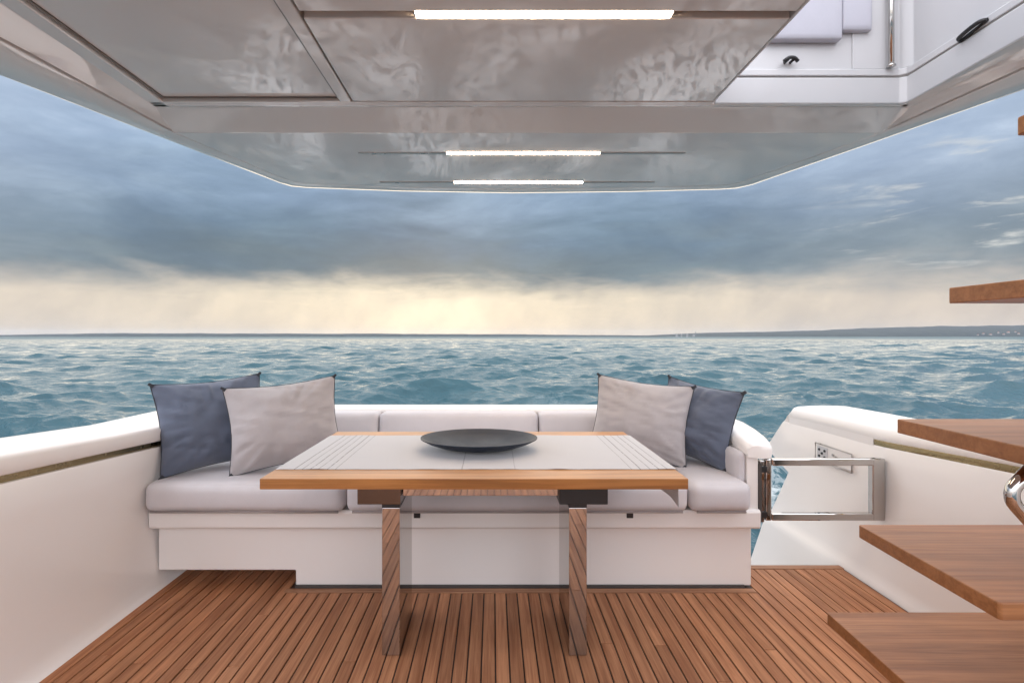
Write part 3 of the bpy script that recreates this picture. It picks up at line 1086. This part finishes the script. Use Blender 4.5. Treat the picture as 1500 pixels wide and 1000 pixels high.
# ------------------------------------------------------------------ gate
def gate():
    root = thing('gate', (1.30, 2.43, .32), 'low polished steel tube gate hinged at the sofa arm', 'gate')
    y = 2.45
    s = 1.0
    x0, x1, za, zb = 1.297, 1.868, .325, .620
    t = .0165
    box('top_rail', x0 + .03, x1 - t * 2 - .001, y - .016, y + .016, zb - .034, zb, M['steel'], root, .006, 3)
    box('bottom_rail', x0 + .03, x1 - t * 2 - .001, y - .016, y + .016, za, za + .034, M['steel'], root, .006, 3)
    box('gate_post', x1 - .034 - .028, x1, y - .0165, y + .0165, za, zb, M['steel'], root, .006, 3)
    box('gate_post', x0, x0 + .029, y - .0165, y + .0165, za, zb, M['steel'], root, .006, 3)
    hp = box('hinge_post', x0 - .026, x0 - .003, y - .012, y + .012, za - .008, zb - .01, M['steel'], root, .004, 2)
    for z in (za + .03, zb - .05):
        box('hinge', 1.262, x0 + .006, y - .02, y - .012, z - .014, z + .014, M['black'], root, .002)
    box('mount_plate', 1.2568, 1.272, y - .03, y + .03, za, zb - .02, M['rubber'], root, .002)
gate()

# ------------------------------------------------------------------ stairs
def stairs():
    root = thing('staircase', (1.4, 1.3, 0), 'open teak stairs with thick floating treads rising through the hardtop opening', 'staircase')
    for k in range(8):
        z = .329 + .328 * k
        yf = [1.622, 1.482, 1.342, 1.19, 1.035, .885, .735, .585][k]
        yn = yf - .437
        xf, xn = 1.056, 1.034
        th = .036
        bm = bmesh.new()
        o2 = [(xf + .005, yf), (1.76, yf), (1.76, yn), (xn + .005, yn), (xn, yn + .005), (xf, yf - .005)]
        lo = [bm.verts.new((a, b, z - th)) for a, b in o2]
        hi = [bm.verts.new((a, b, z)) for a, b in o2]
        bm.faces.new(lo); bm.faces.new(hi)
        m = len(o2)
        for i in range(m):
            bm.faces.new((lo[i], lo[(i + 1) % m], hi[(i + 1) % m], hi[i]))
        bmesh.ops.recalc_face_normals(bm, faces=bm.faces)
        bev(bm, .0025, 2)
        me = bpy.data.meshes.new('tread'); bm.to_mesh(me); bm.free()
        me.materials.append(M['tread']); me.materials.append(M['tread_edge_shade'])
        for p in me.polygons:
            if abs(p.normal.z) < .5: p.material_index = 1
        link('tread', me, None, root)
    tube('support_tube', [(1.085, 1.02, .950), (1.034, 1.02, .898), (1.034, 1.02, .872), (1.13, 1.02, .765), (1.32, 1.02, .72), (1.38, 1.02, .657)], .0125, M['steel'], root, 16, fillet=.035)
    pts = [(1.70, .26), (1.25, .26 + .0), (0, 0)]
    prism('stringer', [(1.30, .004), (1.56, .004), (1.62, .36), (.5, 2.75), (.25, 2.75)], 0, 1.765, 1.80, M['steel'], root, .003)
    for s in (0,):
        pass
stairs()

# ------------------------------------------------------------------ hardtop
ZC, ZA = 2.200, 2.157
OUT = [(-2.12, -.5), (-2.12, .9), (-1.985, 1.40), (-1.81, 1.87), (-1.56, 2.56), (-1.33, 3.19), (-1.285, 3.265), (-1.20, 3.295), (-.6, 3.375), (.13, 3.42), (.9, 3.39), (1.48, 3.335), (1.58, 3.31), (1.64, 3.23), (1.85, 2.62), (2.062, 1.985), (2.25, 1.4), (2.40, .9), (2.40, -.5)]
INN = [(-1.66, -.5), (-1.66, .9), (-1.62, 1.40), (-1.575, 1.75), (-1.505, 2.37), (-1.27, 3.11), (-1.232, 3.18), (-1.17, 3.215), (-.6, 3.285), (.13, 3.32), (.9, 3.295), (1.42, 3.245), (1.50, 3.225), (1.55, 3.15), (1.70, 2.75), (1.835, 2.34), (1.905, 1.80), (1.95, .9), (1.95, -.5)]
def hardtop():
    root = thing('hardtop', (.1, 1, 2.2), 'glossy pale hardtop overhang with panelled ceiling and stair opening above the cockpit', 'hardtop')
    # outer rim: soft underside band, rounded outer edge, rising fascia
    def off(p, q, k): return (q[0] + (p[0] - q[0]) * k, q[1] + (p[1] - q[1]) * k)
    rings = []
    for (k, z) in [(.035, ZA + .03), (.035, ZA + .004), (.05, ZA + .0005), (.55, ZA - .003), (.96, ZA - .001), (.992, ZA + .0005), (1.0, ZA + .005), (1.0, ZA + .05), (.99, ZA + .30)]:
        rings.append([(*off(a, b, k), z) for a, b in zip(OUT, INN)])
    rim = loft('rim', rings, M['ceil'], root, angle=50)
    # shadow gap between rim and ceiling
    rings = [[(*off(a, b, .045), ZA + .024) for a, b in zip(OUT, INN)], [(*off(a, b, -.06), ZA + .024) for a, b in zip(OUT, INN)]]
    loft('rim_seal', rings, M['rubber'], root)
    # aft ceiling panel
    aft = [p for p in INN if p[1] > 2.36]
    aft_pts = [(-1.497, 2.402)] + [p for p in INN if p[1] > 2.5] + [(1.822, 2.402)]
    prism('aft_panel', aft_pts, 2, ZA, ZA + .03, M['ceil'], root, .003, 2)
    # sloping drop between the forward ceiling and the aft panel
    bm_pts = [[(-1.485, 2.232, ZC), (-1.49, 2.245, ZC - .001), (-1.494, 2.385, ZA + .003), (-1.497, 2.400, ZA), (-1.497, 2.400, ZA + .08), (-1.485, 2.232, ZC + .04)],
              [(1.84, 2.232, ZC), (1.838, 2.245, ZC - .001), (1.825, 2.385, ZA + .003), (1.822, 2.400, ZA), (1.822, 2.400, ZA + .08), (1.84, 2.232, ZC + .04)]]
    loft('drop_beam', bm_pts, M['ceil'], root, close_ring=True, caps=True, angle=30)
    # sides: band from the flat ceiling out to the rim
    def side(pts, nm):
        secs = []
        for (y, xa, xb, xc) in pts:
            secs.append([(xa, y, ZC + .02), (xa, y, ZC + .003), (xa + (xb - xa) * .06, y, ZC), (xb - (xb - xa) * .05, y, ZC), (xb, y, ZC - .002), (xb + (xc - xb) * .5, y, ZC - .016), (xc, y, ZA + .004), (xc, y, ZA + .05)])
        loft(nm, secs, M['ceil'], root, angle=25)
    side([(-.5, -1.41, -1.48, -1.652), (.9, -1.41, -1.48, -1.652), (1.40, -1.41, -1.478, -1.612), (1.75, -1.41, -1.478, -1.567), (2.19, -1.41, -1.474, -1.518), (2.37, -1.41, -1.472, -1.497)], 'side_band')
    side([(-.5, 1.772, 1.86, 1.942), (.9, 1.772, 1.86, 1.942), (1.40, 1.772, 1.86, 1.924), (1.80, 1.772, 1.85, 1.897), (2.19, 1.772, 1.83, 1.847), (2.37, 1.772, 1.815, 1.826)], 'side_band')
    # fixed frame pieces
    box('frame_bar', -.652, -.604, -.5, 2.186, ZC, ZC + .06, M['ceil'], root, .004)
    box('frame_bar', -1.474, 1.80, 2.2065, 2.231, ZC, ZC + .06, M['ceil'], root, .003)
    box('frame_bar', -1.474, .944, 2.186, 2.206, ZC, ZC + .06, M['ceil'], root, .004)
    # recessed panel
    rp = box('recessed_panel', -1.409, -.653, -.5, 2.185, ZC + .020, ZC + .06, M['ceil'], root, 0)
    tube('panel_gasket', [(-1.404, -.49, ZC + .017), (-1.404, 2.178, ZC + .017), (-.660, 2.178, ZC + .017), (-.660, -.49, ZC + .017)], .005, M['seam'], rp, 6)
    # hatch panels, separated by shadow gaps
    hp = [(1.612, 2.180), (.30, 1.578), (-.5, .29)]
    for (a, b) in hp:
        box('hatch_panel', -.597, .936, a, b, ZC + .001, ZC + .04, M['ceil'], root, .004, 2)
    box('gap_backing', -.604, .944, -.5, 2.186, ZC + .042, ZC + .06, M['rubber'], root, 0)
    # lamp channels
    box('lamp_channel', -.245, .566, 1.580, 1.610, ZC + .010, ZC + .030, M['alu'], root, .001)
    for yc in (2.672, 3.175):
        box('lamp_channel', -.70, -.242, yc - .012, yc + .012, ZA - .0035, ZA + .002, M['alu'], root, .001)
        box('lamp_channel', .558, 1.0, yc - .012, yc + .012, ZA - .0035, ZA + .002, M['alu'], root, .001)
    # closed deck above, open over the stairs
    sk = [off(p, q, .9) for p, q in zip(OUT, INN)]
    left = [p for p in sk if p[0] < .9 and p[1] < 3.5]
    prism('top_skin', left + [(.948, 3.36), (.948, -.5)], 2, ZC + .10, ZC + .16, M['fly'], root, 0)
    right = [p for p in sk if p[0] > .95]
    prism('top_skin', [(.949, 3.36)] + right + [(1.862, -.5), (1.862, 2.275), (.949, 2.275)], 2, ZC + .10, ZC + .16, M['fly'], root, 0)
    box('opening_edge', .9385, .948, -.4, 2.2, ZC + .002, ZC + .099, M['fly'], root, .003)
hardtop()


def coaming():
    root = thing('stairwell_coaming', (1.36, 2.2, 2.2), 'white moulded surround of the stair opening up to the flybridge', 'coaming')
    # lower lip
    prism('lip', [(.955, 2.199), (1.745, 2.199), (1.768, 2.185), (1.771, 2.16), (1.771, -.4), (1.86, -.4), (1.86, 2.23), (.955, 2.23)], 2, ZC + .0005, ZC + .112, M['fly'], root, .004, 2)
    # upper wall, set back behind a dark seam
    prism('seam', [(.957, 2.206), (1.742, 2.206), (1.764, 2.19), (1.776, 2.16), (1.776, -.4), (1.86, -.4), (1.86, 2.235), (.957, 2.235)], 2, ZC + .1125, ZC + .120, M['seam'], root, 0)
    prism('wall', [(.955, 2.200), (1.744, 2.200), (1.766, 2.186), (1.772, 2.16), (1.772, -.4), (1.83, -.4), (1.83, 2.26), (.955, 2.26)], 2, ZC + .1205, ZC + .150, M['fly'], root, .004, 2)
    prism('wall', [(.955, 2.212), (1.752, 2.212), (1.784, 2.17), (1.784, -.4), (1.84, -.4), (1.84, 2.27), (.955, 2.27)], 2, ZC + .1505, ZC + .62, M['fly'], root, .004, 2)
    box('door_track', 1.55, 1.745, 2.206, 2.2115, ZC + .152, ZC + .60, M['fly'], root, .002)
coaming()

o = thing('stanchion', (1.70, 2.185, ZC + .12), 'slim polished steel stanchion standing on the stair opening surround', 'stanchion')
tube('post', [(1.70, 2.185, ZC + .152), (1.70, 2.185, ZC + .75)], .011, M['steel'], o, 16)
tube('base_ring', [(1.70, 2.185, ZC + .150), (1.70, 2.185, ZC + .158)], .017, M['steel'], o, 16)

o = thing('flybridge_seat', (1.4, 2.1, ZC + .45), 'lilac grey seat cushions overhanging inside the stair opening', 'seat')
rbox('seat_cushion', 1.16, 1.487, 2.172, 2.211, ZC + .262, ZC + .50, .012, M['flycush'], o, (0, 0, 0), 10)
rbox('back_cushion', 1.491, 1.62, 2.180, 2.211, ZC + .305, ZC + .56, .012, M['flycush'], o, (0, 0, 0), 10)

o = thing('cleat', (1.27, 2.2, ZC + .17), 'small black cleat on the white aft wall of the stair opening', 'cleat')
cx_, cz_ = 1.272, ZC + .182
tube('horns', [(cx_ - .030, 2.185, cz_ - .008), (cx_ - .012, 2.18, cz_ + .006), (cx_ + .012, 2.18, cz_ + .006), (cx_ + .030, 2.185, cz_ - .008)], .0075, M['black'], o, 10, fillet=.01)
for dx in (-.012, .012):
    tube('foot', [(cx_ + dx, 2.182, cz_), (cx_ + dx, 2.213, cz_)], .006, M['black'], o, 10)

o = thing('grab_handle', (1.76, 1.85, ZC + .12), 'black curved grab handle on the side lip of the stair opening', 'handle')
hz = ZC + .118
tube('grip', [(1.772, 1.935, hz), (1.752, 1.93, hz + .002), (1.748, 1.905, hz + .006), (1.748, 1.865, hz + .012), (1.752, 1.842, hz + .016), (1.772, 1.835, hz + .016)], .0075, M['black'], o, 10, fillet=.012)
tube('base', [(1.768, 1.94, hz - .002), (1.768, 1.83, hz + .014)], .006, M['black'], o, 8)

# ------------------------------------------------------------------ ceiling lamps
def strip_lamp(y, z, w, label):
    o = thing('strip_lamp', (.159, y, z), label, 'lamp', 'warm strip lamps in the hardtop')
    box('diffuser', -.240, .556, y - w / 2, y + w / 2, z - .004, z + .004, M['lamp'], o, .0015)
    for xa, xb in ((-.2445, -.2405), (.5565, .5605)):
        box('end_cap', xa, xb, y - w / 2 - .002, y + w / 2 + .002, z - .0045, z + .004, M['alu'], o, 0)
strip_lamp(1.595, ZC + .004, .024, 'lit warm strip lamp in the gap between the ceiling hatch panels')
strip_lamp(2.672, ZA - .001, .017, 'lit warm strip lamp crossing the middle of the aft ceiling panel')
strip_lamp(3.175, ZA - .001, .015, 'lit warm strip lamp beside the rear rim of the hardtop')

# ------------------------------------------------------------------ sea air
def haze():
    m = bpy.data.materials.new('sea_air')
    m.use_nodes = True
    nt = m.node_tree
    nt.nodes.clear()
    out = nt.nodes.new('ShaderNodeOutputMaterial')
    pv = nt.nodes.new('ShaderNodeVolumePrincipled')
    pv.inputs['Color'].default_value = (0.66, 0.78, 0.95, 1)
    pv.inputs['Anisotropy'].default_value = 0.3
    pv.inputs['Density'].default_value = 0.11 / 7000
    nt.links.new(pv.outputs[0], out.inputs['Volume'])
    o = box('haze', -20000, 20000, -20000, 20000, SEA_Z - 6, 235, m, None, 0)
    tag(o, kind='stuff')
haze()
